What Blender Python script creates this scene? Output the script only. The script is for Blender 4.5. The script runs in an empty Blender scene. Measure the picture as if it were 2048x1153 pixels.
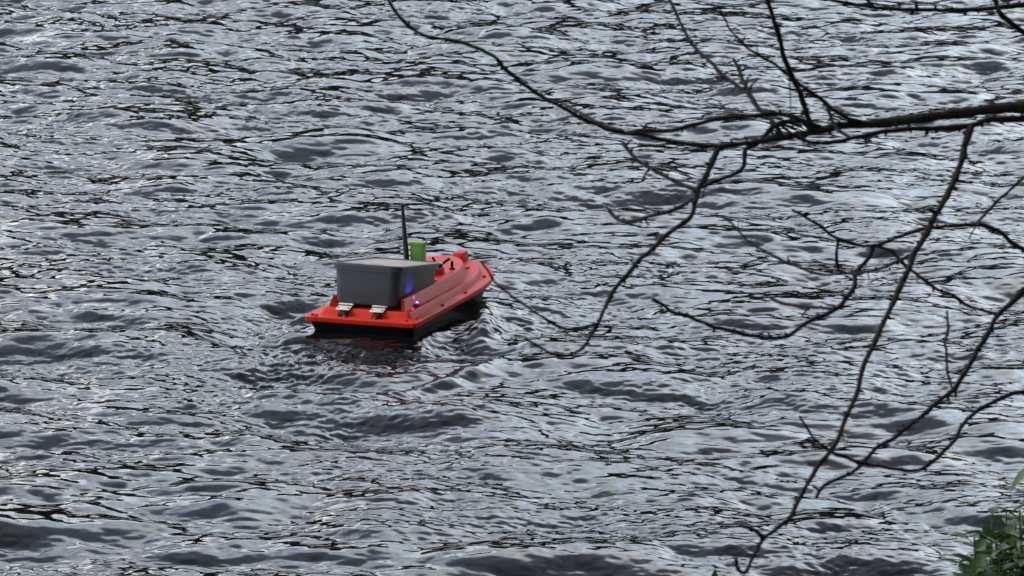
import bpy, bmesh, math, random
import numpy as np
from mathutils import Vector, Matrix, noise as mnoise

R = math.radians
sc = bpy.context.scene
col = sc.collection
random.seed(7)

# ------------------------------------------------------------------ camera
D_C = R(9.18)                    # how far the view looks down
F_PX = 11474.0                   # focal length in pixels of the 2048 wide photo
CAM = Vector((0, 0, 2.406))
cd = bpy.data.cameras.new("camera")
cam = bpy.data.objects.new("camera", cd)
col.objects.link(cam)
cam.location = CAM
cam.rotation_euler = (R(90) - D_C, 0, 0)
cd.sensor_width = 36
cd.lens = 36 * F_PX / 2048
cd.clip_start = 0.1
cd.clip_end = 3000
cd.dof.use_dof = True
cd.dof.focus_distance = 14.3
cd.dof.aperture_fstop = 44
sc.camera = cam

# ------------------------------------------------------------------ light
SUN_EL, SUN_AZ = R(50), R(285)   # azimuth measured clockwise from +Y; high on the left
world = bpy.data.worlds.new("World")
sc.world = world
world.use_nodes = True
wn, wl = world.node_tree.nodes, world.node_tree.links
wn.clear()
w_out = wn.new("ShaderNodeOutputWorld")
w_bg = wn.new("ShaderNodeBackground")
w_bg.inputs["Strength"].default_value = 0.1
w_sky = wn.new("ShaderNodeTexSky")
w_sky.sky_type = 'NISHITA'
w_sky.sun_disc = False
w_sky.sun_elevation = SUN_EL
w_sky.sun_rotation = SUN_AZ
w_tc = wn.new("ShaderNodeTexCoord")
w_map = wn.new("ShaderNodeMapping")
w_map.inputs["Scale"].default_value = (1.6, 1.6, 5.0)
w_map.inputs["Location"].default_value = (0.3, 0.1, 0.2)
w_noise = wn.new("ShaderNodeTexNoise")
w_noise.inputs["Scale"].default_value = 1.6
w_noise.inputs["Detail"].default_value = 6
w_noise.inputs["Roughness"].default_value = 0.55
w_ramp = wn.new("ShaderNodeValToRGB")
w_ramp.color_ramp.elements[0].position = 0.30
w_ramp.color_ramp.elements[1].position = 0.53
w_cl = wn.new("ShaderNodeValToRGB")            # grey undersides to bright faintly warm tops of cloud
w_cl.color_ramp.elements[0].position = 0.36
w_cl.color_ramp.elements[0].color = (0.52, 0.68, 0.87, 1)
w_cl.color_ramp.elements[1].position = 0.66
w_cl.color_ramp.elements[1].color = (1.0, 0.965, 0.91, 1)
w_noise2 = wn.new("ShaderNodeTexNoise")
w_noise2.inputs["Scale"].default_value = 2.7
w_noise2.inputs["Detail"].default_value = 5
w_mul = wn.new("ShaderNodeVectorMath")
w_mul.operation = 'SCALE'
w_mul.inputs["Scale"].default_value = 11.5
w_sep = wn.new("ShaderNodeSeparateXYZ")
w_el = wn.new("ShaderNodeFloatCurve")         # how bright the cloud deck is by height: brightest at mid height, grey overhead
for k, (px_, py_) in enumerate(((0.0, 0.65), (0.10, 0.80), (0.25, 0.98), (0.42, 0.76), (0.58, 0.26), (1.0, 0.11))):
    pt = w_el.mapping.curves[0].points
    if k in (0, 5): pt[-1 if k else 0].location = (px_, py_)
    else: pt.new(px_, py_)
w_el.mapping.update()
w_el20 = wn.new("ShaderNodeMath")
w_el20.operation = 'MULTIPLY'
w_el20.inputs[1].default_value = 28.0
wl.new(w_el.outputs[0], w_el20.inputs[0])
w_mix = wn.new("ShaderNodeMix")
w_mix.data_type = 'RGBA'
wl.new(w_tc.outputs["Generated"], w_map.inputs["Vector"])
wl.new(w_map.outputs[0], w_noise.inputs["Vector"])
wl.new(w_map.outputs[0], w_noise2.inputs["Vector"])
wl.new(w_noise.outputs["Fac"], w_ramp.inputs["Fac"])
wl.new(w_noise2.outputs["Fac"], w_cl.inputs["Fac"])
wl.new(w_tc.outputs['Generated'], w_sep.inputs[0])
wl.new(w_sep.outputs['Z'], w_el.inputs['Value'])
wl.new(w_el20.outputs[0], w_mul.inputs['Scale'])
wl.new(w_cl.outputs["Color"], w_mul.inputs[0])
wl.new(w_ramp.outputs["Color"], w_mix.inputs["Factor"])
wl.new(w_sky.outputs["Color"], w_mix.inputs["A"])
wl.new(w_mul.outputs[0], w_mix.inputs["B"])
wl.new(w_mix.outputs["Result"], w_bg.inputs["Color"])
wl.new(w_bg.outputs[0], w_out.inputs["Surface"])

sd = bpy.data.lights.new("sun", 'SUN')
sd.energy = 1.9
sd.angle = R(18)
sd.color = (1.0, 0.95, 0.88)
sun = bpy.data.objects.new("sun", sd)
col.objects.link(sun)
sun_dir = Vector((math.sin(SUN_AZ) * math.cos(SUN_EL), math.cos(SUN_AZ) * math.cos(SUN_EL), math.sin(SUN_EL)))
sun.rotation_euler = (-sun_dir).to_track_quat('-Z', 'Y').to_euler()
sun.location = (0, -5, 30)

sc.view_settings.view_transform = 'Standard'
sc.view_settings.look = 'None'
sc.view_settings.gamma = 1
sc.view_settings.exposure = 0.4
sc.cycles.use_denoising = True
sc.cycles.max_bounces = 6
sc.cycles.sample_clamp_indirect = 8

# ------------------------------------------------------------------ helpers
def at(px, py, depth):
    """Point seen at a pixel of the 2048x1153 photo, at a depth (m) along the view axis."""
    u, v = (px - 1024) / F_PX, -(py - 576.5) / F_PX
    fwd = Vector((0, math.cos(D_C), -math.sin(D_C)))
    up = Vector((0, math.sin(D_C), math.cos(D_C)))
    return CAM + depth * (fwd + Vector((u, 0, 0)) + v * up)

def tag(o, label=None, cat=None, group=None, kind=None):
    if label: o['label'] = label
    if cat: o['category'] = cat
    if group: o['group'] = group
    if kind: o['kind'] = kind
    return o

def empty(name, loc, rot=(0, 0, 0)):
    o = bpy.data.objects.new(name, None)
    o.empty_display_size = 0.1
    o.location = loc
    o.rotation_euler = rot
    col.objects.link(o)
    return o

def link(name, bm, mat, parent=None, smooth=None):
    me = bpy.data.meshes.new(name)
    bmesh.ops.recalc_face_normals(bm, faces=bm.faces)
    if smooth is not None:
        for f in bm.faces: f.smooth = True
        for e in bm.edges:
            if len(e.link_faces) == 2 and e.calc_face_angle(0) > smooth: e.smooth = False
    bm.to_mesh(me)
    bm.free()
    o = bpy.data.objects.new(name, me)
    for m in (mat if isinstance(mat, (list, tuple)) else [mat]): me.materials.append(m)
    if parent: o.parent = parent
    col.objects.link(o)
    return o

def material(name, base, rough=0.5, spec=0.5, noise_scale=None, noise_amt=0.0, bump=0.0, bump_scale=200, metallic=0.0, dark=None):
    m = bpy.data.materials.new(name)
    m.use_nodes = True
    n, l = m.node_tree.nodes, m.node_tree.links
    p = n["Principled BSDF"]
    p.inputs["Base Color"].default_value = (*base, 1)
    p.inputs["Roughness"].default_value = rough
    p.inputs["Specular IOR Level"].default_value = spec
    p.inputs["Metallic"].default_value = metallic
    tc = n.new("ShaderNodeTexCoord")
    if noise_scale:
        t = n.new("ShaderNodeTexNoise")
        t.inputs["Scale"].default_value = noise_scale
        t.inputs["Detail"].default_value = 6
        l.new(tc.outputs["Object"], t.inputs["Vector"])
        r = n.new("ShaderNodeValToRGB")
        r.color_ramp.elements[0].position = 0.3
        r.color_ramp.elements[1].position = 0.7
        d = dark or tuple(c * (1 - noise_amt) for c in base)
        r.color_ramp.elements[0].color = (*d, 1)
        r.color_ramp.elements[1].color = (*base, 1)
        l.new(t.outputs["Fac"], r.inputs["Fac"])
        l.new(r.outputs["Color"], p.inputs["Base Color"])
        rr = n.new("ShaderNodeMapRange")
        rr.inputs["To Min"].default_value = max(0.02, rough - 0.12)
        rr.inputs["To Max"].default_value = min(1.0, rough + 0.12)
        l.new(t.outputs["Fac"], rr.inputs["Value"])
        l.new(rr.outputs[0], p.inputs["Roughness"])
    if bump:
        t2 = n.new("ShaderNodeTexNoise")
        t2.inputs["Scale"].default_value = bump_scale
        t2.inputs["Detail"].default_value = 4
        l.new(tc.outputs["Object"], t2.inputs["Vector"])
        b = n.new("ShaderNodeBump")
        b.inputs["Strength"].default_value = bump
        b.inputs["Distance"].default_value = 0.002
        l.new(t2.outputs["Fac"], b.inputs["Height"])
        l.new(b.outputs[0], p.inputs["Normal"])
    return m

def bm_box(bm, c, s, bevel=0.0, mat=None, taper=1.0):
    """box centred at c with size s; bevelled; optional matrix and top taper"""
    r = bmesh.ops.create_cube(bm, size=1)
    vs = r['verts']
    for v in vs:
        t = taper if v.co.z > 0 else 1.0
        v.co = Vector((v.co.x * s[0] * t, v.co.y * s[1] * t, v.co.z * s[2]))
    if bevel:
        es = list({e for v in vs for e in v.link_edges})
        rb = bmesh.ops.bevel(bm, geom=es, offset=bevel, segments=2, affect='EDGES', profile=0.6)
        vs = list({v for f in rb['faces'] for v in f.verts} | {v for v in vs if v.is_valid})
    M = mat or Matrix.Identity(4)
    for v in vs: v.co = (M @ v.co) + Vector(c)
    return vs

def bm_cyl(bm, p0, p1, r0, r1, n=14, cap=True):
    p0, p1 = Vector(p0), Vector(p1)
    q = (p1 - p0).to_track_quat('Z', 'Y')
    rings = []
    for p, r in ((p0, r0), (p1, r1)):
        rings.append([bm.verts.new(p + q @ Vector((r * math.cos(2 * math.pi * k / n), r * math.sin(2 * math.pi * k / n), 0))) for k in range(n)])
    for k in range(n):
        bm.faces.new((rings[0][k], rings[0][(k + 1) % n], rings[1][(k + 1) % n], rings[1][k]))
    if cap:
        bm.faces.new(rings[0][::-1]); bm.faces.new(rings[1])

def bm_lathe(bm, c, prof, n=16, mat=None):
    M = mat or Matrix.Identity(4)
    rings = []
    for r, z in prof:
        rings.append([bm.verts.new(Vector(c) + M @ Vector((r * math.cos(2 * math.pi * k / n), r * math.sin(2 * math.pi * k / n), z))) for k in range(n)])
    for a, b in zip(rings, rings[1:]):
        for k in range(n): bm.faces.new((a[k], a[(k + 1) % n], b[(k + 1) % n], b[k]))
    bm.faces.new(rings[0][::-1]); bm.faces.new(rings[-1])

# ------------------------------------------------------------------ water
BOAT = Vector((-0.380, 14.07, 0.053))
YAW = R(19.5)
SPAN = 17.0                       # the wave field repeats only after this many metres
NM = 1000
WIND = R(-90 - 30)                # waves travel towards the camera and a little to the left

def spectrum(seed, peak, power, lo, hi, slope, spread=3.0, iso=0.12):
    rng = np.random.default_rng(seed)
    k1 = 2 * np.pi / SPAN * np.arange(-NM, NM + 1)
    KX, KY = np.meshgrid(k1, k1, indexing='ij')
    K = np.hypot(KX, KY); K[NM, NM] = 1
    th = np.arctan2(KY, KX) - WIND
    c = np.cos(th)
    D = (1 - iso) * np.where(c > 0, np.abs(c) ** spread, 0) + iso
    kp = 2 * np.pi / peak
    P = np.exp(-1.25 * (kp / K) ** 2) / K ** power * D
    P *= np.exp(-(K * hi / (2 * np.pi)) ** 4) * (K < 2 * np.pi / SPAN * NM)
    if lo: P *= np.exp(-(2 * np.pi / (K * lo)) ** 4)
    P[NM, NM] = 0
    A = np.sqrt(P) * (rng.standard_normal(K.shape) + 1j * rng.standard_normal(K.shape))
    # real part is taken: mean square slope = sum |A|^2 K^2 / 2
    A *= slope / math.sqrt((np.abs(A) ** 2 * K ** 2).sum() / 2)
    return A.astype(np.complex64), KX, KY, K, k1

def evaluate(A, k1, xs, ys):
    """real part of the wave sum at every (x, y): FFT on a 4 mm lattice, then cubic interpolation along each axis"""
    N = 4096
    C = (0.5 * (A + np.conj(A[::-1, ::-1])))[:, NM:]
    G = np.zeros((N, NM + 1), dtype=np.complex64)
    G[np.arange(-NM, NM + 1) % N] = C
    G = (np.fft.ifft(G, axis=0) * N).astype(np.complex64)
    def cubic(F, x):
        u = (x % SPAN) / (SPAN / N)
        i = np.floor(u).astype(int)
        t = (u - i)[:, None].astype(np.float32)
        p0, p1, p2, p3 = (F[(i + k) % N] for k in (-1, 0, 1, 2))
        return 0.5 * (2 * p1 + (p2 - p0) * t + (2 * p0 - 5 * p1 + 4 * p2 - p3) * t * t + (3 * p1 - p0 - 3 * p2 + p3) * t ** 3)
    H = np.zeros((len(xs), N // 2 + 1), dtype=np.complex64)
    H[:, :NM + 1] = cubic(G, xs)
    f = (np.fft.irfft(H, n=N, axis=1) * N).astype(np.float32)
    return cubic(np.ascontiguousarray(f.T), ys).T

def axis(dense0, dense1, step, grow, end0, end1):
    mid = [dense0]
    while mid[-1] < dense1: mid.append(mid[-1] + step(mid[-1]))
    right, s = [], step(mid[-1])
    x = mid[-1]
    while x < end1:
        s *= grow; x += s; right.append(x)
    left, s, x = [], step(mid[0]), mid[0]
    while x > end0:
        s *= grow; x -= s; left.append(x)
    return np.array(left[::-1] + mid + right)

def build_water():
    xs = axis(-2.25, 2.25, lambda x: 0.0037, 1.05, -160, 160)
    ys = axis(11.0, 23.0, lambda y: 0.0052 * (y / 11.0) ** 1.3, 1.06, 7.4, 400)
    fx = np.clip(1.5 - np.gradient(xs) / 0.09, 0, 1)
    fy = np.clip(1.5 - np.gradient(ys) / 0.09, 0, 1)
    fade = np.outer(fx, fy).astype(np.float32)
    A, KX, KY, K, k1 = spectrum(11, 0.74, 4.6, None, 0.026, 0.150, 1.4, 0.20)
    CH = 1.05
    h = evaluate(A, k1, xs, ys)
    dx = evaluate((-1j * KX / K * A).astype(np.complex64), k1, xs, ys)
    dy = evaluate((-1j * KY / K * A).astype(np.complex64), k1, xs, ys)
    X, Y = np.meshgrid(xs, ys, indexing='ij')
    # boat coordinates: a to starboard, b forward from the stern
    ca, sa = math.cos(YAW), math.sin(YAW)
    a = (X - BOAT.x) * ca - (Y - BOAT.y) * sa
    b = (X - BOAT.x) * sa + (Y - BOAT.y) * ca
    A2, _, _, _, _ = spectrum(5, 0.075, 3.2, 0.20, 0.0175, 0.40, spread=1.0, iso=0.7)
    h2 = evaluate(A2, k1, xs, ys)
    A3, _, _, _, _ = spectrum(23, 0.05, 3.3, 0.12, 0.0175, 0.066, spread=1.6, iso=0.22)
    h3 = evaluate(A3, k1, xs, ys)
    A4, _, _, _, _ = spectrum(31, 1.1, 4.0, None, 0.4, 0.1, spread=0.5, iso=0.7)
    g = evaluate(A4, k1, xs, ys)
    h = h + h3 * np.clip(0.75 + 0.65 * g / g.std(), 0.08, 2.1)
    wash = np.exp(-((b + 0.22) / 0.26) ** 2 - ((a - 0.02) / 0.26) ** 2) + 0.8 * np.exp(-((a - 0.24) / 0.11) ** 2 - ((b - 0.30) / 0.34) ** 2) + 0.5 * np.exp(-((b + 0.7) / 0.4) ** 2 - (a / 0.2) ** 2)
    wash = np.clip(wash, 0, 1)
    # the boat pushes: a hollow behind the transom, a hump where the wash closes, the two arms of the bow wave
    qa = np.maximum(np.abs(a) - 0.125, 0)
    qb = np.maximum(np.maximum(-b, b - 0.66), 0)
    d = np.hypot(qa, qb)
    h = h + h2 * wash * (1 - 0.9 * np.exp(-(d / 0.085) ** 2))
    near = np.exp(-((np.maximum(b - 0.45, 0)) / 0.15) ** 2)
    h = h * (1 - 0.4 * np.exp(-(d / 0.10) ** 2))
    h = h + near * (0.020 * np.exp(-(d / 0.085) ** 2) - 0.022 * np.exp(-((d - 0.21) / 0.085) ** 2))
    h = h + 0.010 * np.exp(-((b + 0.40) / 0.09) ** 2 - (a / 0.18) ** 2)
    xr = X - BOAT.x                       # the last crest of the wake, bowed round behind the stern
    h = h + 0.022 * np.exp(-((Y - BOAT.y + 0.87 - 3.5 * (xr + 0.05) ** 2) / 0.075) ** 2) * np.exp(-((xr - 0.12) / 0.20) ** 2)
    for s in (1, -1):
        t = s * a - (0.145 + (0.52 - b) * 0.36)
        h = h + 0.020 * np.exp(-(t / 0.032) ** 2) * np.exp(-((b - 0.30) / 0.24) ** 2)
        h = h - 0.012 * np.exp(-((t + 0.085) / 0.045) ** 2) * np.exp(-((b - 0.22) / 0.24) ** 2)
    P = np.stack([X + CH * dx * fade, Y + CH * dy * fade, h * fade], axis=-1).astype(np.float32)
    nx, ny = len(xs), len(ys)
    idx = np.arange(nx * ny, dtype=np.int32).reshape(nx, ny)
    q = np.stack([idx[:-1, :-1], idx[1:, :-1], idx[1:, 1:], idx[:-1, 1:]], axis=-1).reshape(-1, 4)
    me = bpy.data.meshes.new("water")
    me.vertices.add(nx * ny)
    me.vertices.foreach_set("co", P.reshape(-1))
    me.loops.add(q.size)
    me.loops.foreach_set("vertex_index", q.reshape(-1))
    me.polygons.add(len(q))
    me.polygons.foreach_set("loop_start", np.arange(0, q.size, 4, dtype=np.int32))
    me.polygons.foreach_set("use_smooth", np.ones(len(q), dtype=bool))
    me.update(calc_edges=True)
    o = bpy.data.objects.new("water", me)
    col.objects.link(o)
    tag(o, kind='structure')
    m = bpy.data.materials.new("lake_water")
    m.use_nodes = True
    n, l = m.node_tree.nodes, m.node_tree.links
    p = n["Principled BSDF"]
    p.inputs["Base Color"].default_value = (0.0035, 0.0045, 0.0055, 1)
    p.inputs["Roughness"].default_value = 0.03
    p.inputs["IOR"].default_value = 1.333
    tc = n.new("ShaderNodeTexCoord")
    mp = n.new("ShaderNodeMapping")
    mp.inputs["Rotation"].default_value = (0, 0, R(24))
    mp.inputs["Scale"].default_value = (0.55, 1.0, 1.0)
    t = n.new("ShaderNodeTexNoise")
    t.inputs["Scale"].default_value = 42
    t.inputs["Detail"].default_value = 3
    t.inputs["Roughness"].default_value = 0.5
    patch = n.new("ShaderNodeTexNoise")
    patch.inputs["Scale"].default_value = 2.2
    patch.inputs["Detail"].default_value = 3
    pr = n.new("ShaderNodeMapRange")
    pr.inputs["From Min"].default_value = 0.38
    pr.inputs["From Max"].default_value = 0.66
    pr.inputs["To Min"].default_value = 0.02
    pr.inputs["To Max"].default_value = 0.12
    bp = n.new("ShaderNodeBump")
    bp.inputs["Distance"].default_value = 0.006
    l.new(tc.outputs["Object"], mp.inputs["Vector"])
    l.new(mp.outputs[0], t.inputs["Vector"])
    l.new(tc.outputs["Object"], patch.inputs["Vector"])
    l.new(patch.outputs["Fac"], pr.inputs["Value"])
    l.new(pr.outputs[0], bp.inputs["Strength"])
    l.new(t.outputs["Fac"], bp.inputs["Height"])
    l.new(bp.outputs[0], p.inputs["Normal"])
    me.materials.append(m)
    return o

build_water()

# ------------------------------------------------------------------ near bank, far bank and the far wood (seen only mirrored in the waves)
def grid_sheet(name, xs, ys, zf, mat):
    bm = bmesh.new()
    g = [[bm.verts.new((x, y, zf(x, y))) for y in ys] for x in xs]
    for i in range(len(xs) - 1):
        for j in range(len(ys) - 1):
            bm.faces.new((g[i][j], g[i + 1][j], g[i + 1][j + 1], g[i][j + 1]))
    return tag(link(name, bm, mat, smooth=R(80)), kind='structure')

M_bank = material("bank_turf", (0.055, 0.065, 0.025), 0.9, 0.2, 3.0, 0.0, 0.9, 40, dark=(0.07, 0.05, 0.03))
def bank_z(x, y):
    e = 8.3 + 0.35 * mnoise.noise(Vector((x * 0.6, 3.1, 0)))
    e += 1.25 * max(0, x - 5)
    z = 0.80 - 0.042 * max(0, min(y, y - e + 8.3))
    if y > e - 1.2: z -= 0.62 * ((y - e + 1.2) / 1.2) ** 1.4
    return max(-0.9, z + 0.05 * mnoise.noise(Vector((x * 1.3, y * 1.3, 0))))
grid_sheet("near_bank", [k * 0.5 - 40 for k in range(161)], [-30, -20, -12, -6, -3] + [k * 0.25 - 1 for k in range(46)] + [k * 0.6 + 10.8 for k in range(60)], bank_z, M_bank)

M_far = material("far_bank_turf", (0.05, 0.06, 0.025), 0.9, 0.2, 0.2, 0.4)
def far_z(x, y):
    t = min(1, max(0, (y - 84) / 10))
    return -0.4 + 1.0 * t + 0.02 * max(0, y - 94) + 0.2 * mnoise.noise(Vector((x * 0.05, y * 0.05, 0)))
grid_sheet("far_bank", [k * 6 - 180 for k in range(61)], [84, 86, 88, 91, 94, 100, 120, 160, 240, 400], far_z, M_far)

M_wood = material("wood_foliage", (0.052, 0.044, 0.022), 0.9, 0.1, 0.4, 0.4)
def far_wood():
    bm = bmesh.new()
    rnd = random.Random(3)
    for i in range(230):
        x = rnd.uniform(-110, 110)
        y = rnd.uniform(90, 104)
        env = 0.62 + 0.38 * mnoise.noise(Vector((x * 0.09, 1.7, 0))) + 0.25 * mnoise.noise(Vector((x * 0.31, 9.7, 0)))
        H = max(4.0, 22.0 * env * rnd.uniform(0.8, 1.15))
        w = H * rnd.uniform(0.26, 0.42)
        z0 = far_z(x, y) - 0.2
        bm_cyl(bm, (x, y, z0), (x + rnd.uniform(-.3, .3), y, z0 + H * 0.8), 0.16, 0.05, 6)
        for k in range(260):
            d = Vector((rnd.gauss(0, 1), rnd.gauss(0, 1), rnd.gauss(0, 1))).normalized() * rnd.random() ** 0.4
            c = Vector((x + d.x * w, y + d.y * w, z0 + H * (0.56 + 0.44 * d.z)))
            s = rnd.uniform(0.3, 0.9) * (1.25 - 0.5 * d.z)
            u = Vector((rnd.gauss(0, 1), rnd.gauss(0, 1), rnd.gauss(0, 1))).normalized()
            v = u.orthogonal().normalized()
            bm.faces.new([bm.verts.new(c + s * q) for q in (u, v, -u, -v)])
    return tag(link("far_wood", bm, M_wood), kind='stuff')
def unseen_shade_wood():
    """unseen trees added behind the camera and on the right to keep light off shore-facing sides"""
    bm = bmesh.new()
    rnd = random.Random(9)
    for i in range(100):
        x = rnd.uniform(-16, 30)
        y = rnd.uniform(-22, -9) if x < 7 else rnd.uniform(-16, min(24, 7 + 1.25 * (x - 7)))
        H = rnd.uniform(9, 14) if x > -4 else rnd.uniform(5, 9)
        w = H * rnd.uniform(0.24, 0.34)
        z0 = bank_z(x, y) - 0.1
        bm_cyl(bm, (x, y, z0), (x + rnd.uniform(-.3, .3), y, z0 + H * 0.8), 0.2, 0.06, 7)
        for k in range(330):
            d = Vector((rnd.gauss(0, 1), rnd.gauss(0, 1), rnd.gauss(0, 1))).normalized() * rnd.random() ** 0.4
            c = Vector((x + d.x * w, y + d.y * w, z0 + H * (0.56 + 0.46 * d.z)))
            s = rnd.uniform(0.2, 0.5)
            u = Vector((rnd.gauss(0, 1), rnd.gauss(0, 1), rnd.gauss(0, 1))).normalized()
            v = u.orthogonal().normalized()
            bm.faces.new([bm.verts.new(c + s * q) for q in (u, v, -u, -v)])
    return tag(link("unseen_shade_wood", bm, M_wood), kind='stuff')
unseen_shade_wood()  # added out of view to block light from behind and from the right
far_wood()

# ------------------------------------------------------------------ the boat
M_red = material("red_plastic", (0.60, 0.034, 0.015), 0.46, 0.20, 30, 0.10, 0.05, 90)
M_hull = material("black_hull", (0.005, 0.005, 0.006), 0.55, 0.12, 20, 0.3, 0.04, 60)
M_grey = material("grey_plastic", (0.056, 0.060, 0.068), 0.42, 0.45, 25, 0.10, 0.03, 120)
M_black = material("black_plastic", (0.012, 0.012, 0.013), 0.35, 0.5, 60, 0.3)
M_green = material("green_plastic", (0.130, 0.360, 0.034), 0.45, 0.5, 30, 0.12)
M_steel = material("hinge_steel", (0.78, 0.74, 0.66), 0.38, 0.5, 120, 0.15, metallic=0.1)
M_white = material("white_plastic", (0.75, 0.75, 0.74), 0.35, 0.5, 80, 0.1)
M_lid_panel = material("pale_lid_panel", (0.52, 0.41, 0.36), 0.30, 0.5, 14, 0.0, 0.05, 60, dark=(0.34, 0.34, 0.35))  # lid panel: pale pinkish tone mottled with grey

def lamp_mat(name, c, s):
    m = bpy.data.materials.new(name)
    m.use_nodes = True
    p = m.node_tree.nodes["Principled BSDF"]
    p.inputs["Base Color"].default_value = (*c, 1)
    p.inputs["Emission Color"].default_value = (*c, 1)
    p.inputs["Emission Strength"].default_value = s
    return m
M_blue = lamp_mat("blue_lamp", (0.10, 0.07, 1.0), 2.5)
M_core = lamp_mat("blue_lamp_core", (0.35, 0.45, 1.0), 3.0)
M_redlamp = lamp_mat("red_lamp", (1.0, 0.08, 0.06), 0.35)

boat = empty("bait_boat", BOAT, (R(1.8), R(0.7), -YAW))
tag(boat, 'small red and black bait boat carrying a grey lidded tub across the choppy water', 'boat')

NS, NB = 14, 36      # points along each side, round the bow
def ring(hw, y0, yc, yt, corner=0.010):
    """outline from the stern centre round starboard, bow and port"""
    pts = []
    for k in range(5): pts.append((k / 4 * (hw - corner), y0))
    for k in range(1, 5):
        t = k / 4 * math.pi / 2
        pts.append((hw - corner + corner * math.sin(t), y0 + corner - corner * math.cos(t)))
    for k in range(1, NS + 1): pts.append((hw, y0 + corner + (yc - y0 - corner) * k / NS))
    for k in range(1, NB + 1):
        t = k / NB * math.pi / 2
        pts.append((hw * math.cos(t) ** 0.96, yc + (yt - yc) * math.sin(t)))
    return pts + [(-x, y) for x, y in pts[-2:0:-1]]

def sheer(y): return 0.010 * max(0, (y - 0.25) / 0.53) ** 2
def loft(bm, levels, close_first=False, close_last=False):
    rings = []
    for (hw, y0, yc, yt, cr, z) in levels:
        rings.append([bm.verts.new((x, y, z + sheer(y))) for x, y in ring(hw, y0, yc, yt, cr)])
    n = len(rings[0])
    for p, q in zip(rings, rings[1:]):
        for k in range(n): bm.faces.new((p[k], p[(k + 1) % n], q[(k + 1) % n], q[k]))
    for do, r in ((close_first, rings[0]), (close_last, rings[-1])):
        if do:      # strips across the boat, so that the sheer stays smooth
            m = n // 2
            for k in range(m):
                a, b, c, d = r[k], r[k + 1], r[(n - k - 1) % n], r[(n - k) % n]
                f = []
                for v in (a, b, c, d):
                    if v not in f: f.append(v)
                if len(f) > 2: bm.faces.new(f)
    return rings

def build_deck():
    bm = bmesh.new()
    loft(bm, [(0.142, 0.006, 0.465, 0.774, 0.010, -0.0135),
              (0.1475, 0.0005, 0.47, 0.7795, 0.010, -0.0130),
              (0.148, 0.0, 0.47, 0.780, 0.010, -0.011),
              (0.148, 0.0, 0.47, 0.780, 0.010, -0.0025),
              (0.1460, 0.002, 0.47, 0.778, 0.009, 0.0),
              (0.1235, 0.036, 0.462, 0.738, 0.010, 0.0),
              (0.1215, 0.038, 0.461, 0.735, 0.010, 0.0010),
              (0.1165, 0.043, 0.457, 0.729, 0.010, 0.0135),
              (0.1145, 0.045, 0.455, 0.726, 0.010, 0.0155),
              (0.080, 0.080, 0.42, 0.68, 0.010, 0.0155)], close_first=True, close_last=True)
    # coaming: two rails that run forward and join in the bow deck; open towards the stern
    prof = [(0.1035, 0.053, 0.41, 0.652, 0.0145), (0.1020, 0.056, 0.41, 0.650, 0.0165), (0.0955, 0.066, 0.40, 0.638, 0.0405), (0.0925, 0.070, 0.40, 0.634, 0.0430)]
    YR = 0.335
    rows = []
    half = None
    for hw, y0, yc, yt, z in prof:
        pts = [(hw, y0 + (yc - y0) * k / NS) for k in range(NS + 1)] + [(hw * math.cos(k / NB * math.pi / 2) ** 0.96, yc + (yt - yc) * math.sin(k / NB * math.pi / 2)) for k in range(1, NB + 1)]
        pts += [(-x, y) for x, y in pts[-2::-1]]
        rows.append([bm.verts.new((x, y, z + sheer(y))) for x, y in pts])
    def inner(z, dx):
        out = []
        for v in rows[-1]:
            x, y = v.co.x, v.co.y
            s = 1 if x >= 0 else -1
            xi = 0.0855 - dx
            if y < YR: out.append((s * xi, y))
            else: out.append((x / 0.0925 * xi, YR + dx * 0))
        return [bm.verts.new((x, y, z + sheer(y))) for x, y in out]
    rows.append(inner(0.0430, 0.0))
    rows.append(inner(0.0150, 0.0))
    for p, q in zip(rows, rows[1:]):
        for k in range(len(p) - 1): bm.faces.new((p[k], p[k + 1], q[k + 1], q[k]))
    bm.faces.new([r[0] for r in rows]); bm.faces.new([r[-1] for r in rows][::-1])
    # raised dart emblem on the bow
    zc = 0.0160
    tri = [(0.052, 0.600), (0.066, 0.628), (0.049, 0.640)]
    lo = [bm.verts.new((x, y, zc - 0.001 + sheer(y))) for x, y in tri]
    hi = [bm.verts.new((0.0557 + (x - 0.0557) * 0.8, 0.6227 + (y - 0.6227) * 0.8, zc + 0.0035 + sheer(y))) for x, y in tri]
    for k in range(3): bm.faces.new((lo[k], lo[(k + 1) % 3], hi[(k + 1) % 3], hi[k]))
    bm.faces.new(hi)
    bmesh.ops.remove_doubles(bm, verts=bm.verts, dist=1e-6)
    return link("deck", bm, M_red, boat, smooth=R(38))
deck = build_deck()

bm = bmesh.new()
loft(bm, [(0.140, 0.009, 0.46, 0.768, 0.012, -0.0130),
          (0.131, 0.016, 0.45, 0.754, 0.014, -0.035),
          (0.122, 0.026, 0.43, 0.730, 0.018, -0.075),
          (0.095, 0.045, 0.40, 0.690, 0.025, -0.115),
          (0.060, 0.070, 0.36, 0.640, 0.030, -0.125)], close_first=True, close_last=True)
link("hull", bm, M_hull, boat, smooth=R(40))

def bolt(x, y, z):
    bm = bmesh.new()
    bm_lathe(bm, (x, y, z + sheer(y)), [(0.0062, -0.001), (0.0062, 0.0008), (0.0046, 0.0012), (0.0046, 0.0042), (0.0034, 0.0052)], 10)
    link("bolt", bm, M_red, deck, smooth=R(30))
for x, y in ((-0.130, 0.013), (-0.118, 0.007), (-0.045, 0.016), (0.035, 0.016), (0.118, 0.016), (0.133, 0.050), (0.134, 0.235), (0.134, 0.405),
             (-0.134, 0.235), (-0.134, 0.405), (0.113, 0.605), (-0.113, 0.605), (0.0, 0.760)):
    bolt(x, y, 0.0)

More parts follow.
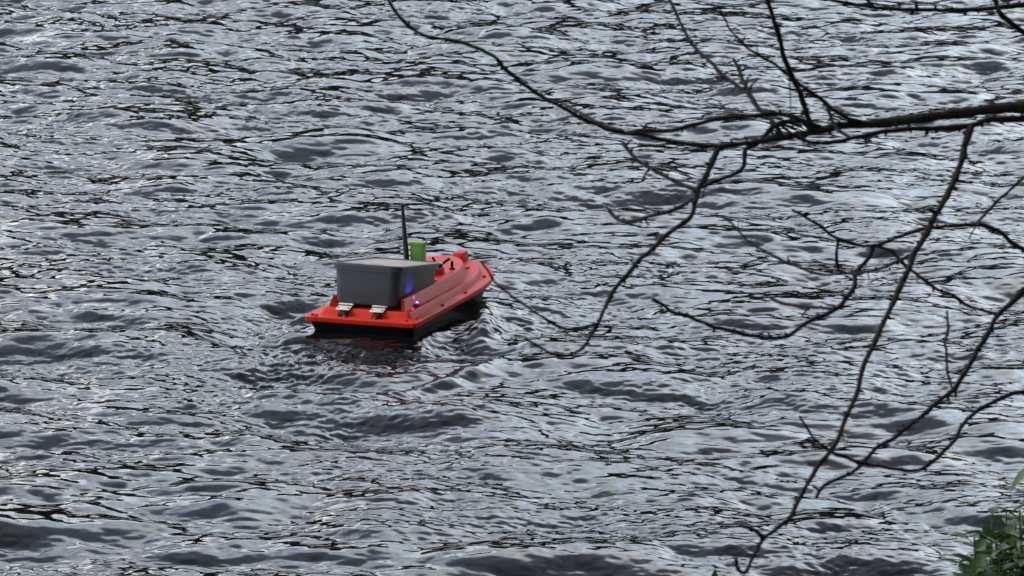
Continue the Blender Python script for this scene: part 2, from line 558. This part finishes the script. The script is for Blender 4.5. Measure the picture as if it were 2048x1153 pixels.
# bow block
bm = bmesh.new()
bm_box(bm, (0.012, 0.700, 0.026 + sheer(0.70)), (0.030, 0.056, 0.030), 0.0050, taper=0.88)
link("bow_block", bm, M_red, deck, smooth=R(40))

# hinges on the transom step
for hx in (-0.056, 0.034):
    hb = bmesh.new()
    tilt = Matrix.Rotation(R(14), 4, 'X')
    bm_box(hb, (hx, 0.040, 0.0185), (0.036, 0.026, 0.0016), 0.0006, tilt)
    hg = link("hinge", hb, M_steel, boat, smooth=R(30))
    kb = bmesh.new()
    for k in range(3):
        x0 = hx - 0.0180 + k * 0.0121
        bm_cyl(kb, (x0, 0.0545, 0.0245), (x0 + 0.0114, 0.0545, 0.0245), 0.0030, 0.0030, 12)
    bm_cyl(kb, (hx - 0.0195, 0.0545, 0.0245), (hx + 0.0205, 0.0545, 0.0245), 0.0018, 0.0018, 8)
    link("knuckle", kb, M_steel, hg, smooth=R(40))
    pb = bmesh.new()
    bm_box(pb, (hx, 0.0515, 0.0185), (0.036, 0.004, 0.009), 0.0006)
    link("hinge_web", pb, M_black, hg)
    for sx in (-0.013, 0.013):
        rb = bmesh.new()
        bm_lathe(rb, (hx + sx, 0.0375, 0.0187), [(0.0026, 0.0), (0.0024, 0.0008), (0.0010, 0.0010)], 10, tilt)
        link("rivet", rb, M_black, hg)
    fb = bmesh.new()
    bm_box(fb, (hx + 0.002, 0.026, 0.0058), (0.020, 0.020, 0.0115), 0.0015)
    link("rubber_pad", fb, M_black, boat, smooth=R(30))

# grey tub
tub_t = Matrix.Translation((-0.006, 0.053, 0.030)) @ Matrix.Rotation(R(-3.0), 4, 'Z') @ Matrix.Rotation(R(-7.5), 4, 'X')
def rrect(w, l, r, y0, n=7):
    out = []
    for cx, cy, a0 in ((w / 2 - r, y0 + l - r, 0), (-w / 2 + r, y0 + l - r, 90), (-w / 2 + r, y0 + r, 180), (w / 2 - r, y0 + r, 270)):
        for k in range(n):
            t = R(a0 + 90 * k / (n - 1))
            out.append((cx + r * math.cos(t), cy + r * math.sin(t)))
    return out
def rloft(bm, levels, first=True, last=True):
    rings = [[bm.verts.new((x, y, z)) for x, y in rrect(w, l, r, y0)] for w, l, r, y0, z in levels]
    n = len(rings[0])
    for p, q in zip(rings, rings[1:]):
        for k in range(n): bm.faces.new((p[k], p[(k + 1) % n], q[(k + 1) % n], q[k]))
    if first: bm.faces.new(rings[0][::-1])
    if last: bm.faces.new(rings[-1])
TW, TL, TH = 0.167, 0.252, 0.097
bm = bmesh.new()
rloft(bm, [(TW - 0.012, TL - 0.012, 0.018, 0.006, -0.004), (TW - 0.004, TL - 0.004, 0.021, 0.002, -0.001), (TW, TL, 0.022, 0.0, 0.006),
           (TW + 0.008, TL + 0.008, 0.022, -0.004, TH - 0.012)])
tub = link("tub", bm, M_grey, boat, smooth=R(35))
tub.matrix_local = tub_t
bm = bmesh.new()
o0 = -0.0085
rloft(bm, [(TW + 0.010, TL + 0.010, 0.022, -0.005, TH - 0.0155), (TW + 0.018, TL + 0.018, 0.024, o0 - 0.0005, TH - 0.0155), (TW + 0.019, TL + 0.019, 0.024, o0 - 0.001, TH - 0.0055),
           (TW + 0.024, TL + 0.024, 0.026, o0 - 0.0035, TH - 0.005), (TW + 0.024, TL + 0.024, 0.026, o0 - 0.0035, TH + 0.0005), (TW + 0.019, TL + 0.019, 0.025, o0 - 0.001, TH + 0.002),
           (TW + 0.009, TL + 0.009, 0.022, o0 + 0.004, TH + 0.002), (TW + 0.006, TL + 0.006, 0.021, o0 + 0.0055, TH - 0.0015), (TW - 0.002, TL - 0.002, 0.018, o0 + 0.0095, TH - 0.0015)])
link("lid", bm, M_grey, tub, smooth=R(35))
bm = bmesh.new()
rloft(bm, [(TW - 0.006, TL - 0.006, 0.017, o0 + 0.0115, TH - 0.0012), (TW - 0.007, TL - 0.007, 0.017, o0 + 0.012, TH - 0.0004)])
link("lid_window", bm, M_lid_panel, tub, smooth=R(35))

# aerial, green box, fittings, lamps
bm = bmesh.new()
bm_lathe(bm, (0, 0, 0), [(0.0080, 0.0), (0.0080, 0.016), (0.0072, 0.018), (0.0070, 0.080), (0.0066, 0.085), (0.0046, 0.150), (0.0040, 0.176), (0.0042, 0.178), (0.0042, 0.184), (0.0030, 0.1855)], 14,
         Matrix.Rotation(R(-4.6), 4, 'Y'))
ant = link("aerial", bm, M_black, boat, smooth=R(40))
ant.location = (-0.015, 0.385, 0.042)
bm = bmesh.new()
bm_box(bm, (0, 0, 0.0405), (0.0335, 0.029, 0.081), 0.0025)
gbox = link("receiver_box", bm, M_green, boat, smooth=R(40))
gbox.location = (0.006, 0.405, 0.036)
bm = bmesh.new()
bm_box(bm, (0, 0, 0.0850), (0.0390, 0.034, 0.0100), 0.0022)
link("cap", bm, M_green, gbox, smooth=R(40))

bm = bmesh.new()                                       # small red pillar with a black clamp and a white cap
bm_box(bm, (0, 0, 0.008), (0.030, 0.026, 0.018), 0.0035)
pil = link("clamp_base", bm, M_red, boat, smooth=R(40))
pil.location = (0.054, 0.418, 0.043)
bm = bmesh.new()
bm_lathe(bm, (0.003, 0.004, 0.016), [(0.009, 0.0), (0.009, 0.008), (0.007, 0.010)], 16)
link("clamp", bm, M_black, pil, smooth=R(40))
bm = bmesh.new()
bm_lathe(bm, (0.006, 0.006, 0.0255), [(0.0050, 0.0), (0.0050, 0.002), (0.0042, 0.0028)], 14)
link("clamp_cap", bm, M_white, pil, smooth=R(40))
bm = bmesh.new()
bm_cyl(bm, (0.010, 0.012, 0.026), (0.022, 0.026, 0.036), 0.0036, 0.0040, 10)
bm_cyl(bm, (-0.003, 0.0, 0.024), (-0.014, 0.0, 0.042), 0.0030, 0.0034, 10)
link("clamp_lever", bm, M_black, pil, smooth=R(40))
bm = bmesh.new()
bm_lathe(bm, (0, 0, 0), [(0.0078, -0.001), (0.0078, 0.004), (0.0060, 0.0055), (0.0040, 0.0060), (0.0036, 0.020), (0.0040, 0.0205), (0.0036, 0.0225)], 14)
sw = link("switch", bm, M_black, boat, smooth=R(40))
sw.location = (0.071, 0.478, 0.045)

bm = bmesh.new()
bm_box(bm, (0, 0, 0.002), (0.013, 0.022, 0.006), 0.0012)
lh = link("lamp_housing", bm, M_red, boat, smooth=R(40))
lh.location = (0.1050, 0.133, 0.0185)
bm = bmesh.new()
bm_lathe(bm, (0, -0.002, 0.005), [(0.0052, 0), (0.0052, 0.0015), (0.0036, 0.0030)], 14)
link("blue_lamp", bm, M_blue, lh, smooth=R(60))
bm = bmesh.new()
bm_lathe(bm, (0, -0.002, 0.0078), [(0.0026, 0), (0.0020, 0.0012), (0.0008, 0.0018)], 12)
link("lamp_core", bm, M_core, lh, smooth=R(60))
bm = bmesh.new()
bm_lathe(bm, (0.1105, 0.083, 0.0145), [(0.0042, 0), (0.0042, 0.004), (0.0028, 0.007), (0.0010, 0.008)], 12)
link("red_lamp", bm, M_redlamp, boat, smooth=R(60))
ld = bpy.data.lights.new("blue_lamp_light", 'SPOT')   # the lamp's own light, thrown against the tub
ld.energy = 0.34
ld.color = (0.14, 0.06, 1.0)
ld.shadow_soft_size = 0.003
ld.spot_size = R(75)
ld.spot_blend = 1.0
lo_ = bpy.data.objects.new("blue_lamp_light", ld)
lo_.parent = lh
lo_.location = (0.002, -0.002, 0.012)
lo_.rotation_euler = Vector((-0.75, -0.05, 0.95)).to_track_quat('-Z', 'Y').to_euler()
col.objects.link(lo_)

# ------------------------------------------------------------------ overhanging bare tree
def bark(name, c1, c2, moss=None):
    m = material(name, c1, 0.85, 0.25, 60, 0.0, 1.0, 260, dark=c2)
    if moss:
        n, l = m.node_tree.nodes, m.node_tree.links
        p = n["Principled BSDF"]
        src = p.inputs["Base Color"].links[0].from_socket
        t = n.new("ShaderNodeTexNoise")
        t.inputs["Scale"].default_value = 14
        t.inputs["Detail"].default_value = 5
        tc = n.new("ShaderNodeTexCoord")
        l.new(tc.outputs["Object"], t.inputs["Vector"])
        r = n.new("ShaderNodeValToRGB")
        r.color_ramp.elements[0].position = 0.5
        r.color_ramp.elements[1].position = 0.62
        mx = n.new("ShaderNodeMix")
        mx.data_type = 'RGBA'
        mx.inputs["B"].default_value = (*moss, 1)
        l.new(t.outputs["Fac"], r.inputs["Fac"])
        l.new(r.outputs["Color"], mx.inputs["Factor"])
        l.new(src, mx.inputs["A"])
        l.new(mx.outputs["Result"], p.inputs["Base Color"])
    return m
M_bark = bark("mossy_bark", (0.024, 0.020, 0.018), (0.009, 0.008, 0.008), (0.040, 0.048, 0.012))
M_twig = bark("twig_bark", (0.017, 0.013, 0.013), (0.008, 0.0065, 0.007))

PXM = lambda depth: depth / F_PX          # metres per photo pixel
rt = random.Random(21)

def smooth_path(pts, step_px=7.0):
    """Catmull-Rom through (px, py, width, depth) rows"""
    P = [np.array(p, float) for p in pts]
    P = [2 * P[0] - P[1]] + P + [2 * P[-1] - P[-2]]
    out = []
    for i in range(1, len(P) - 2):
        a, b, c, d = P[i - 1:i + 3]
        n = max(1, int(np.hypot(*(c - b)[:2]) / step_px))
        for k in range(n):
            t = k / n
            q = 0.5 * ((2 * b) + (c - a) * t + (2 * a - 5 * b + 4 * c - d) * t * t + (3 * b - a - 3 * c + d) * t ** 3)
            q[2:] = b[2:] + (c - b)[2:] * t
            out.append(q)
    out.append(P[-2])
    return [tuple(float(v) for v in q) for q in out]

def tube(bm, pts, rad, n=8, tip=True):
    fr = None
    rings = []
    for i, p in enumerate(pts):
        t = (pts[min(i + 1, len(pts) - 1)] - pts[max(i - 1, 0)]).normalized()
        u = fr - t * fr.dot(t) if fr else t.orthogonal()
        u.normalize(); fr = u
        w = t.cross(u)
        rings.append([bm.verts.new(p + rad[i] * (1 + 0.22 * mnoise.noise(p * 90 + Vector((k * 1.7, 0, 0))) + 0.16 * mnoise.noise(p * 260 + Vector((0, k * 2.3, 0)))) * (math.cos(2 * math.pi * k / n) * u + math.sin(2 * math.pi * k / n) * w)) for k in range(n)])
    for a, b in zip(rings, rings[1:]):
        for k in range(n): bm.faces.new((a[k], a[(k + 1) % n], b[(k + 1) % n], b[k]))
    bm.faces.new(rings[0][::-1])
    bm.faces.new(rings[-1])

def bud(bm, p, d, r, l):
    q = d.to_track_quat('Z', 'Y')
    prof = [(0.75, 0), (1.0, 0.3), (0.8, 0.65), (0.25, 1.0)]
    rings = [[bm.verts.new(p + q @ Vector((r * s * math.cos(k * math.pi / 2.5), r * s * math.sin(k * math.pi / 2.5), l * z))) for k in range(5)] for s, z in prof]
    for a, b in zip(rings, rings[1:]):
        for k in range(5): bm.faces.new((a[k], a[(k + 1) % 5], b[(k + 1) % 5], b[k]))
    bm.faces.new(rings[-1])

PATHS = {}
def branch(name, key, pts, depth0, depth1, w0, w1, parent, mat, on=None, knob=1.0):
    """pts: photo pixels from the root outwards; on = key of the branch it grows from (its depth is taken there)"""
    if on:
        q = min(PATHS[on], key=lambda r: (r[0] - pts[0][0]) ** 2 + (r[1] - pts[0][1]) ** 2)
        depth0 = float(q[3])
        depth1 = depth0 + depth1
    L = [0.0]
    for a, b in zip(pts, pts[1:]): L.append(L[-1] + math.hypot(b[0] - a[0], b[1] - a[1]))
    rows = []
    for (x, y), s in zip(pts, L):
        t = s / L[-1]
        w = float(np.interp(x, *w0)) if isinstance(w0, tuple) else 1.08 * (w0 + (w1 - w0) * t ** 0.8)
        rows.append((x, y, w, depth0 + (depth1 - depth0) * t))
    path = smooth_path(rows)
    PATHS[key] = path
    bm = bmesh.new()
    P, Rr = [], []
    for i, (x, y, w, d) in enumerate(path):
        s = i * 0.35
        j = 2.0 * min(1, i / 4)
        x += j * mnoise.noise(Vector((s, len(pts) * 3.1, 0)))
        y += j * mnoise.noise(Vector((s, 7.7 + len(pts) * 3.1, 0)))
        P.append(at(x, y, d))
        Rr.append(0.5 * w * PXM(d) * (1 + 0.26 * mnoise.noise(Vector((s * 0.8, 5.5, len(pts))))))
    tube(bm, P, Rr)
    acc = 0
    for i in range(2, len(P) - 1):
        acc += (P[i] - P[i - 1]).length
        if acc > rt.uniform(0.006, 0.016) / knob:
            acc = 0
            t = (P[i] - P[i - 1]).normalized()
            side = t.cross(Vector((rt.gauss(0, 1), rt.gauss(0, 1), rt.gauss(0, 1)))).normalized()
            d = (side + t * rt.uniform(0.0, 0.6)).normalized()
            r = min(Rr[i] * 0.8, 0.0026) * rt.uniform(0.6, 1.1)
            bud(bm, P[i] + side * Rr[i] * 0.75, d, r, r * rt.uniform(1.2, 2.6))
            if rt.random() < 0.16 * knob and name == 'twig':      # a short spur shoot carrying a few buds
                e = P[i] + (side + t * rt.uniform(0.2, 1.0)).normalized() * rt.uniform(0.004, 0.013)
                m = P[i].lerp(e, 0.5) + t * 0.001
                tube(bm, [P[i], m, e], [r * 0.75, r * 0.7, r * 0.55], 5)
                bud(bm, e, (e - m).normalized(), r * 0.95, r * 2.2)
                bud(bm, m, (side + d).normalized(), r * 0.8, r * 1.6)
    return link(name, bm, mat, parent, smooth=R(70))

tree_base = Vector((1.54, 6.75, bank_z(1.54, 6.75) - 0.05))
tree = empty("bare_tree", (0, 0, 0))
tag(tree, 'leafless tree reaching knobbly dark twigs over the water from the right', 'tree')
bm = bmesh.new()
tp = [tree_base + Vector((0.05 * math.sin(z * 1.3) - 0.05 * z * 0.4, 0.03 * math.sin(z * 2 + 1), z)) for z in [0, .12, .3, .6, .9, 1.2, 1.5, 1.8, 2.2, 2.6, 3.0, 3.5, 4.0]]
tube(bm, tp, [.15, .11, .095, .088, .082, .078, .074, .068, .060, .050, .040, .028, .014], 14)
link("trunk", bm, M_bark, tree, smooth=R(70))

TX = 3560    # photo column of the trunk, well outside the frame
B = [
 # name, key, parent key, points, depth (start,end) or (None, drift), width start, end, knob
 ("branch", "main", None, [(TX, 330), (2900, 190), (2500, 170), (2250, 196), (2100, 210), (2048, 213), (1975, 220), (1900, 229), (1810, 241), (1730, 249), (1680, 251), (1640, 262), (1590, 271), (1540, 279), (1480, 289), (1430, 293), (1380, 289), (1330, 281), (1285, 270), (1250, 266), (1212, 258), (1166, 238), (1120, 213), (1075, 188), (1040, 163), (1010, 138), (985, 112), (940, 91), (890, 78), (860, 75), (830, 62), (805, 40), (785, 15), (765, -20)], (6.75, 6.0), ((765, 985, 1250, 1430, 1540, 1590, 1640, 1730, 1900, 2048, 2500, 3560), (6.5, 8.5, 9, 10.5, 12, 13.5, 15.5, 17, 21, 27, 36, 62)), 5, .9),
 ("twig", "m1", "main", [(1624, 262), (1600, 240), (1574, 231), (1544, 228), (1504, 232), (1439, 238), (1404, 246), (1364, 256), (1334, 263), (1294, 262), (1254, 266)], (None, -.05), 10, 8, 1),
 ("twig", "m2", "main", [(1246, 263), (1200, 246), (1160, 226), (1121, 205)], (None, .1), 7, 4, 1),
 ("twig", "m14", "main", [(1352, 286), (1315, 291), (1279, 288)], (None, -.04), 5, 3, 1),
 ("twig", "m3", "main", [(1640, 256), (1599, 243), (1554, 250), (1529, 272), (1514, 290), (1491, 300), (1489, 325), (1481, 342), (1449, 356), (1419, 367), (1398, 378)], (None, -.05), 11, 7, 1),
 ("twig", "m4", "main", [(1437, 296), (1424, 325), (1409, 357), (1396, 380), (1386, 425), (1369, 445), (1334, 470), (1304, 500), (1279, 520), (1259, 545), (1231, 576), (1214, 606), (1199, 641), (1179, 676), (1164, 696), (1144, 708), (1124, 712), (1094, 703), (1074, 691), (1051, 678)], (None, -.25), 12, 5, 1),
 ("twig", "m5", "m4", [(1198, 648), (1159, 657), (1129, 658), (1099, 643), (1074, 628), (1049, 611), (1024, 593), (1000, 574), (985, 558), (974, 538), (962, 523)], (None, -.2), 7, 4, 1),
 ("twig", "m6", "m4", [(1395, 380), (1369, 372), (1349, 362), (1319, 347), (1294, 332), (1274, 320), (1246, 287)], (None, .1), 9, 7, 1.5),
 ("twig", "m7", "m4", [(1392, 392), (1369, 410), (1344, 422), (1304, 431), (1274, 440), (1244, 442), (1229, 435), (1219, 422)], (None, .15), 7, 8, 1.3),
 ("twig", "m8", "main", [(1565, 270), (1539, 236), (1516, 215), (1499, 190), (1469, 168), (1444, 150), (1419, 122), (1389, 95), (1369, 62), (1354, 30), (1330, -20)], (None, .2), 9, 6, 1.3),
 ("twig", "m9", "m8", [(1504, 196), (1486, 160), (1479, 140), (1466, 118)], (None, .05), 8, 6, 1.6),
 ("twig", "m10", "main", [(1625, 262), (1609, 215), (1599, 185), (1584, 155), (1574, 130), (1564, 100), (1556, 65), (1544, 30), (1529, -20)], (None, -.2), 11, 8, 1),
 ("twig", "m11", "main", [(1730, 248), (1699, 238), (1669, 222), (1644, 200), (1614, 180), (1584, 157), (1574, 148), (1539, 122), (1509, 107), (1484, 85), (1459, 57), (1437, 12)], (None, -.2), 10, 4, 1.2),
 ("twig", "m12", "m11", [(1652, 207), (1669, 250), (1684, 265), (1704, 278)], (None, -.05), 7, 6, 1.2),
 ("twig", "m13", "m10", [(1578, 150), (1581, 200), (1584, 230), (1599, 265), (1610, 305)], (None, -.05), 2.5, 1.6, .6),
 ("branch", "low", None, [(TX, 420), (2900, 300), (2500, 215), (2250, 222), (2100, 230), (2048, 237), (1980, 240), (1940, 252), (1900, 256), (1850, 258), (1804, 259), (1755, 266), (1714, 275), (1660, 286), (1620, 284), (1590, 272), (1555, 246)], (6.75, 6.05), 42, 6, 1),
 ("twig", "l1", "low", [(1943, 252), (1931, 285), (1924, 320), (1909, 360), (1889, 400), (1869, 435), (1849, 475), (1829, 505), (1819, 535), (1799, 576), (1784, 611), (1764, 651), (1744, 696), (1726, 736), (1714, 786), (1694, 831), (1679, 871), (1662, 901), (1634, 936), (1614, 971), (1594, 1006), (1579, 1036), (1549, 1061), (1529, 1076), (1514, 1101), (1499, 1131), (1489, 1147), (1476, 1140), (1471, 1118)], (None, -.5), 14, 7, 1.1),
 ("twig", "l2", "l1", [(1528, 1076), (1504, 1058), (1486, 1054)], (None, -.05), 9, 7, 2),
 ("twig", "l3", "l1", [(1827, 508), (1804, 519), (1764, 536), (1724, 546), (1709, 550), (1694, 546), (1664, 550), (1624, 545), (1594, 532), (1564, 520), (1529, 502), (1499, 485), (1479, 465), (1464, 447), (1449, 435)], (None, .2), 8, 4, 1.2),
 ("twig", "l4", "l3", [(1709, 550), (1711, 565), (1704, 580), (1679, 614), (1649, 631), (1614, 646), (1589, 664), (1564, 676), (1524, 674), (1489, 669), (1459, 661), (1424, 654), (1394, 641), (1369, 629), (1344, 624), (1324, 609), (1304, 599)], (None, -.2), 9, 7, 1.2),
 ("twig", "l5", "l4", [(1672, 618), (1614, 614), (1584, 611), (1559, 606), (1541, 596)], (None, .1), 6, 6, 1),
 ("branch", "mid", None, [(TX, 900), (3000, 760), (2500, 640), (2200, 560), (2090, 520), (2048, 500), (2024, 486), (2004, 467), (1974, 453), (1944, 450), (1909, 452), (1869, 455), (1844, 459), (1814, 468), (1779, 482), (1749, 492), (1714, 490), (1689, 482), (1664, 472), (1639, 452), (1614, 437), (1584, 420)], (6.75, 6.6), 26, 5, 1),
 ("twig", "d1", "mid", [(1749, 492), (1714, 491), (1664, 480), (1624, 472), (1589, 467), (1564, 459), (1524, 459), (1474, 460)], (None, .1), 5, 3, 1),
 ("twig", "d2", "mid", [(1747, 492), (1739, 515), (1724, 532), (1709, 548)], (None, 0), 8, 7, 1.2),
 ("twig", "d3", "mid", [(1676, 478), (1674, 520), (1679, 540), (1694, 548)], (None, 0), 6, 6, 1.2),
 ("twig", "d4", "mid", [(1752, 492), (1784, 505), (1809, 530), (1834, 550), (1869, 576), (1904, 591), (1934, 611), (1964, 621), (1994, 629)], (None, 0), 7, 6, 1),
 ("twig", "d5", "mid", [(1950, 450), (1974, 425), (1999, 400), (2024, 378), (2062, 340)], (None, -.2), 6, 5, 1),
 ("twig", "d6", "d5", [(1972, 427), (1952, 452), (1938, 478)], (None, -.1), 4, 3, 1),
 ("branch", "fork", None, [(TX, 1010), (3000, 720), (2500, 520), (2250, 500), (2100, 548), (2048, 582), (2024, 606), (1994, 633), (1974, 671), (1949, 711), (1929, 746), (1906, 781), (1879, 801), (1849, 828), (1814, 856), (1789, 876), (1754, 896), (1731, 921), (1704, 946), (1669, 961), (1649, 971), (1638, 984), (1632, 996)], (6.75, 6.0), 30, 6, 1),
 ("twig", "f1", "fork", [(1905, 780), (1896, 746), (1893, 701), (1890, 686), (1896, 651), (1894, 623)], (None, .1), 6, 5, 1),
 ("twig", "f2", "fork", [(1640, 984), (1632, 976), (1625, 974)], (None, 0), 6, 6, 1),
 ("twig", "f3", "fork", [(1908, 778), (1912, 790), (1911, 796)], (None, 0), 7, 6, 1),
 ("branch", "bow", None, [(TX, 1250), (3000, 900), (2600, 790), (2300, 765), (2100, 775), (2048, 784), (2019, 790), (1989, 804), (1959, 819), (1939, 836), (1921, 856), (1914, 876), (1894, 896), (1869, 921), (1844, 938), (1824, 943), (1794, 939), (1749, 931), (1719, 926), (1689, 914), (1659, 901), (1631, 881), (1614, 856), (1599, 834)], (6.75, 5.9), 26, 5, 1),
 ("branch", "top", None, [(TX, -160), (3000, -130), (2500, -90), (2250, -35), (2100, 0), (2048, 9), (1974, 18), (1924, 21), (1864, 20), (1804, 20), (1749, 15), (1699, 8), (1635, -6), (1580, -22)], (6.75, 6.3), 26, 6, .8),
 ("twig", "t1", "top", [(1834, 20), (1832, 10), (1831, 3)], (None, 0), 8, 6, 1),
 ("twig", "t2", "top", [(1748, 14), (1738, 5), (1728, -8)], (None, 0), 7, 6, 1),
 ("branch", "corner", None, [(TX, 380), (2900, 250), (2500, 190), (2250, 165), (2100, 104), (2048, 66), (2024, 48), (1999, 24), (1987, -8), (1980, -40)], (6.75, 6.4), 30, 9, .9),
]
OB = {}
for name, key, par, pts, (d0, d1), w0, w1, kn in B:
    if par is None:
        o = branch(name, key, pts, d0, d1, w0, w1, tree, M_bark if key == "main" else M_twig, None, kn)
        OB[key] = o
    else:
        root = par
        while root not in OB or OB[root].name.startswith("twig"):
            root = next(r[2] for r in B if r[1] == root)
        o = branch(name, key, pts, 0, d1, w0, w1, OB[root], M_twig, par, kn)
        OB[key] = o

# ------------------------------------------------------------------ leafy plants on the bank
M_leaf = bpy.data.materials.new("glossy_leaf")
M_leaf.use_nodes = True
def leaf_nodes():
    n, l = M_leaf.node_tree.nodes, M_leaf.node_tree.links
    p = n["Principled BSDF"]
    geo = n.new("ShaderNodeNewGeometry")
    r = n.new("ShaderNodeValToRGB")
    r.color_ramp.elements[0].color = (0.020, 0.042, 0.014, 1)
    r.color_ramp.elements[1].color = (0.060, 0.125, 0.018, 1)
    e = r.color_ramp.elements.new(0.6)
    e.color = (0.030, 0.062, 0.020, 1)
    l.new(geo.outputs["Random Per Island"], r.inputs["Fac"])
    l.new(r.outputs["Color"], p.inputs["Base Color"])
    p.inputs["Roughness"].default_value = 0.46
    p.inputs["Specular IOR Level"].default_value = 0.3
    tr = n.new("ShaderNodeBsdfTranslucent")
    tr.inputs["Color"].default_value = (0.06, 0.13, 0.02, 1)
    mx = n.new("ShaderNodeMixShader")
    mx.inputs[0].default_value = 0.15
    out = n["Material Output"]
    l.new(p.outputs[0], mx.inputs[1]); l.new(tr.outputs[0], mx.inputs[2])
    l.new(mx.outputs[0], out.inputs["Surface"])
leaf_nodes()
M_stem = material("green_stem", (0.055, 0.065, 0.03), 0.7, 0.3, 60, 0.4)

def leaf(bm, base, d, nrm, L, W, curl=0.25):
    """an ovate leaf: folded along its midrib, curving down to a point"""
    d = d.normalized()
    s = d.cross(nrm)
    if s.length < 1e-4: s = d.orthogonal()
    s.normalize(); u = s.cross(d)
    prof = [(0.0, 0.04), (0.10, 0.42), (0.25, 0.80), (0.42, 1.0), (0.60, 0.92), (0.78, 0.62), (0.90, 0.32), (1.0, 0.02)]
    rows = []
    for t, w in prof:
        c = base + d * (L * t) - u * (curl * L * t * t)
        h = 0.5 * W * w
        rows.append([bm.verts.new(c + s * (h * q) + u * (abs(q) * h * 0.30)) for q in (-1, -0.5, 0, 0.5, 1)])
    for a, b in zip(rows, rows[1:]):
        for k in range(4): bm.faces.new((a[k], a[k + 1], b[k + 1], b[k]))

def shrub(name, base, shoots, label, seed, leaf_l, per, extra=(), lo=0.35):
    o = empty(name, base)
    tag(o, label, 'shrub')
    rnd = random.Random(seed)
    sb, lb = bmesh.new(), bmesh.new()
    for tip, bend in shoots:
        P = []
        for k in range(13):
            t = k / 12
            p = Vector((0, 0, 0)).lerp(tip, t) + bend * math.sin(math.pi * t) * 0.5
            P.append(p + 0.006 * Vector((mnoise.noise(p * 9), mnoise.noise(p * 9 + Vector((5, 0, 0))), 0)))
        tube(sb, P, [0.0045 * (1 - 0.75 * k / 12) for k in range(13)], 6)
        ang = rnd.uniform(0, 6.28)
        for k in range(per):
            t = lo + (1 - lo) * (k + rnd.random()) / per
            i = min(11, int(t * 12)); f = t * 12 - i
            p = P[i].lerp(P[i + 1], f)
            ax = (P[i + 1] - P[i]).normalized()
            ang += 2.4 + rnd.uniform(-.4, .4)
            sd = ax.orthogonal().normalized()
            sd = Matrix.Rotation(ang, 3, ax) @ sd
            d = (sd + ax * rnd.uniform(0.1, 0.9) + Vector((0, 0, rnd.uniform(-0.3, 0.25)))).normalized()
            pet = p + d * 0.006
            bm_cyl(sb, p, pet + d * 0.002, 0.0010, 0.0008, 5)
            L = leaf_l * rnd.uniform(0.65, 1.2)
            leaf(lb, pet, d, (ax * 0.6 + Vector((0, 0, 1)) + Vector((rnd.gauss(0, .35), rnd.gauss(0, .35), 0))).normalized(), L, L * rnd.uniform(0.5, 0.66), rnd.uniform(0.05, 0.4))
    for p, d, nrm, L, W in extra:
        leaf(lb, p, d, nrm, L, W)
    link("stem", sb, M_stem, o, smooth=R(60))
    f = link("foliage", lb, M_leaf, o, smooth=R(60))
    return o

SD = 7.4
s_base = at(2110, 1560, SD); s_base.z = bank_z(s_base.x, s_base.y) - 0.02
shoots = []
rs = random.Random(4)
for px, py, dd in ((1985, 1030, 0), (2015, 1025, .08), (1950, 1075, -.05), (1940, 1120, .04), (1965, 1135, -.1), (2040, 1020, -.08), (2070, 1000, .1), (2000, 1075, .12), (2030, 1080, -.12), (2060, 1070, .03),
                   (2095, 1030, 0), (2120, 1060, .1), (1990, 1150, -.15), (2090, 1110, -.16), (2030, 1150, -.2), (2140, 1010, -.1), (2180, 1080, 0), (2010, 1120, -.05), (2050, 1130, -.1), (2075, 1040, -.05), (2055, 1095, .15), (2015, 1100, .1), (2085, 1075, .12), (2110, 1020, -.12), (1975, 1095, .06), (2035, 1050, .05), (2025, 1160, .1), (2065, 1150, .02), (1960, 1170, .0), (1935, 1130, .02), (1948, 1105, -.08), (1975, 1120, .09), (1990, 1080, -.06), (2008, 1060, .03), (2045, 1075, .07), (2070, 1060, -.1), (2000, 1110, -.14), (2040, 1110, -.05), (2075, 1100, .05), (1985, 1160, .08), (2015, 1140, .02), (2060, 1115, -.14), (2095, 1090, .1), (1930, 1165, .05), (1945, 1150, -.12)):
    shoots.append((at(px, py, SD + dd) - s_base, Vector((rs.uniform(-.08, .04), rs.uniform(-.05, .05), 0))))
shrub("leafy_shrub", s_base, shoots, 'low leafy green shrub with glossy oval leaves beside the water', 8, 0.034, 42, lo=0.2)

t_base = at(2230, 1500, 7.0); t_base.z = bank_z(t_base.x, t_base.y) - 0.02
ex = []
for a, b, w in (((2068, 930), (2014, 973), .015), ((2090, 985), (2042, 998), .014)):
    p, q = at(*a, 7.0), at(*b, 7.0)
    ex.append((p - t_base, q - p, Vector((-0.5, -0.4, 0.7)), (q - p).length * 1.06, w))
shrub("tall_shrub", t_base, [(at(2135, 900, 7.0) - t_base, Vector((0.10, 0, 0))), (at(2170, 860, 7.05) - t_base, Vector((0.1, .04, 0))), (at(2200, 930, 6.95) - t_base, Vector((.06, 0, 0)))],
      'taller green shoot whose pointed leaves poke in above the leafy shrub', 12, 0.034, 9, ex)

g_base = at(1440, 1400, 7.6); g_base.z = bank_z(g_base.x, g_base.y) - 0.02
p, q = at(1424, 1180, 7.6), at(1433, 1139, 7.6)
shrub("bank_seedling", g_base, [(at(1425, 1175, 7.6) - g_base, Vector((.02, 0, 0))), (at(1470, 1215, 7.65) - g_base, Vector((.03, 0, 0)))],
      'single upright green leaf tip sprouting from the bank beneath the lowest twig', 13, 0.026, 6, [(p - g_base, q - p, Vector((0.2, -1, 0.2)), (q - p).length, 0.011)])
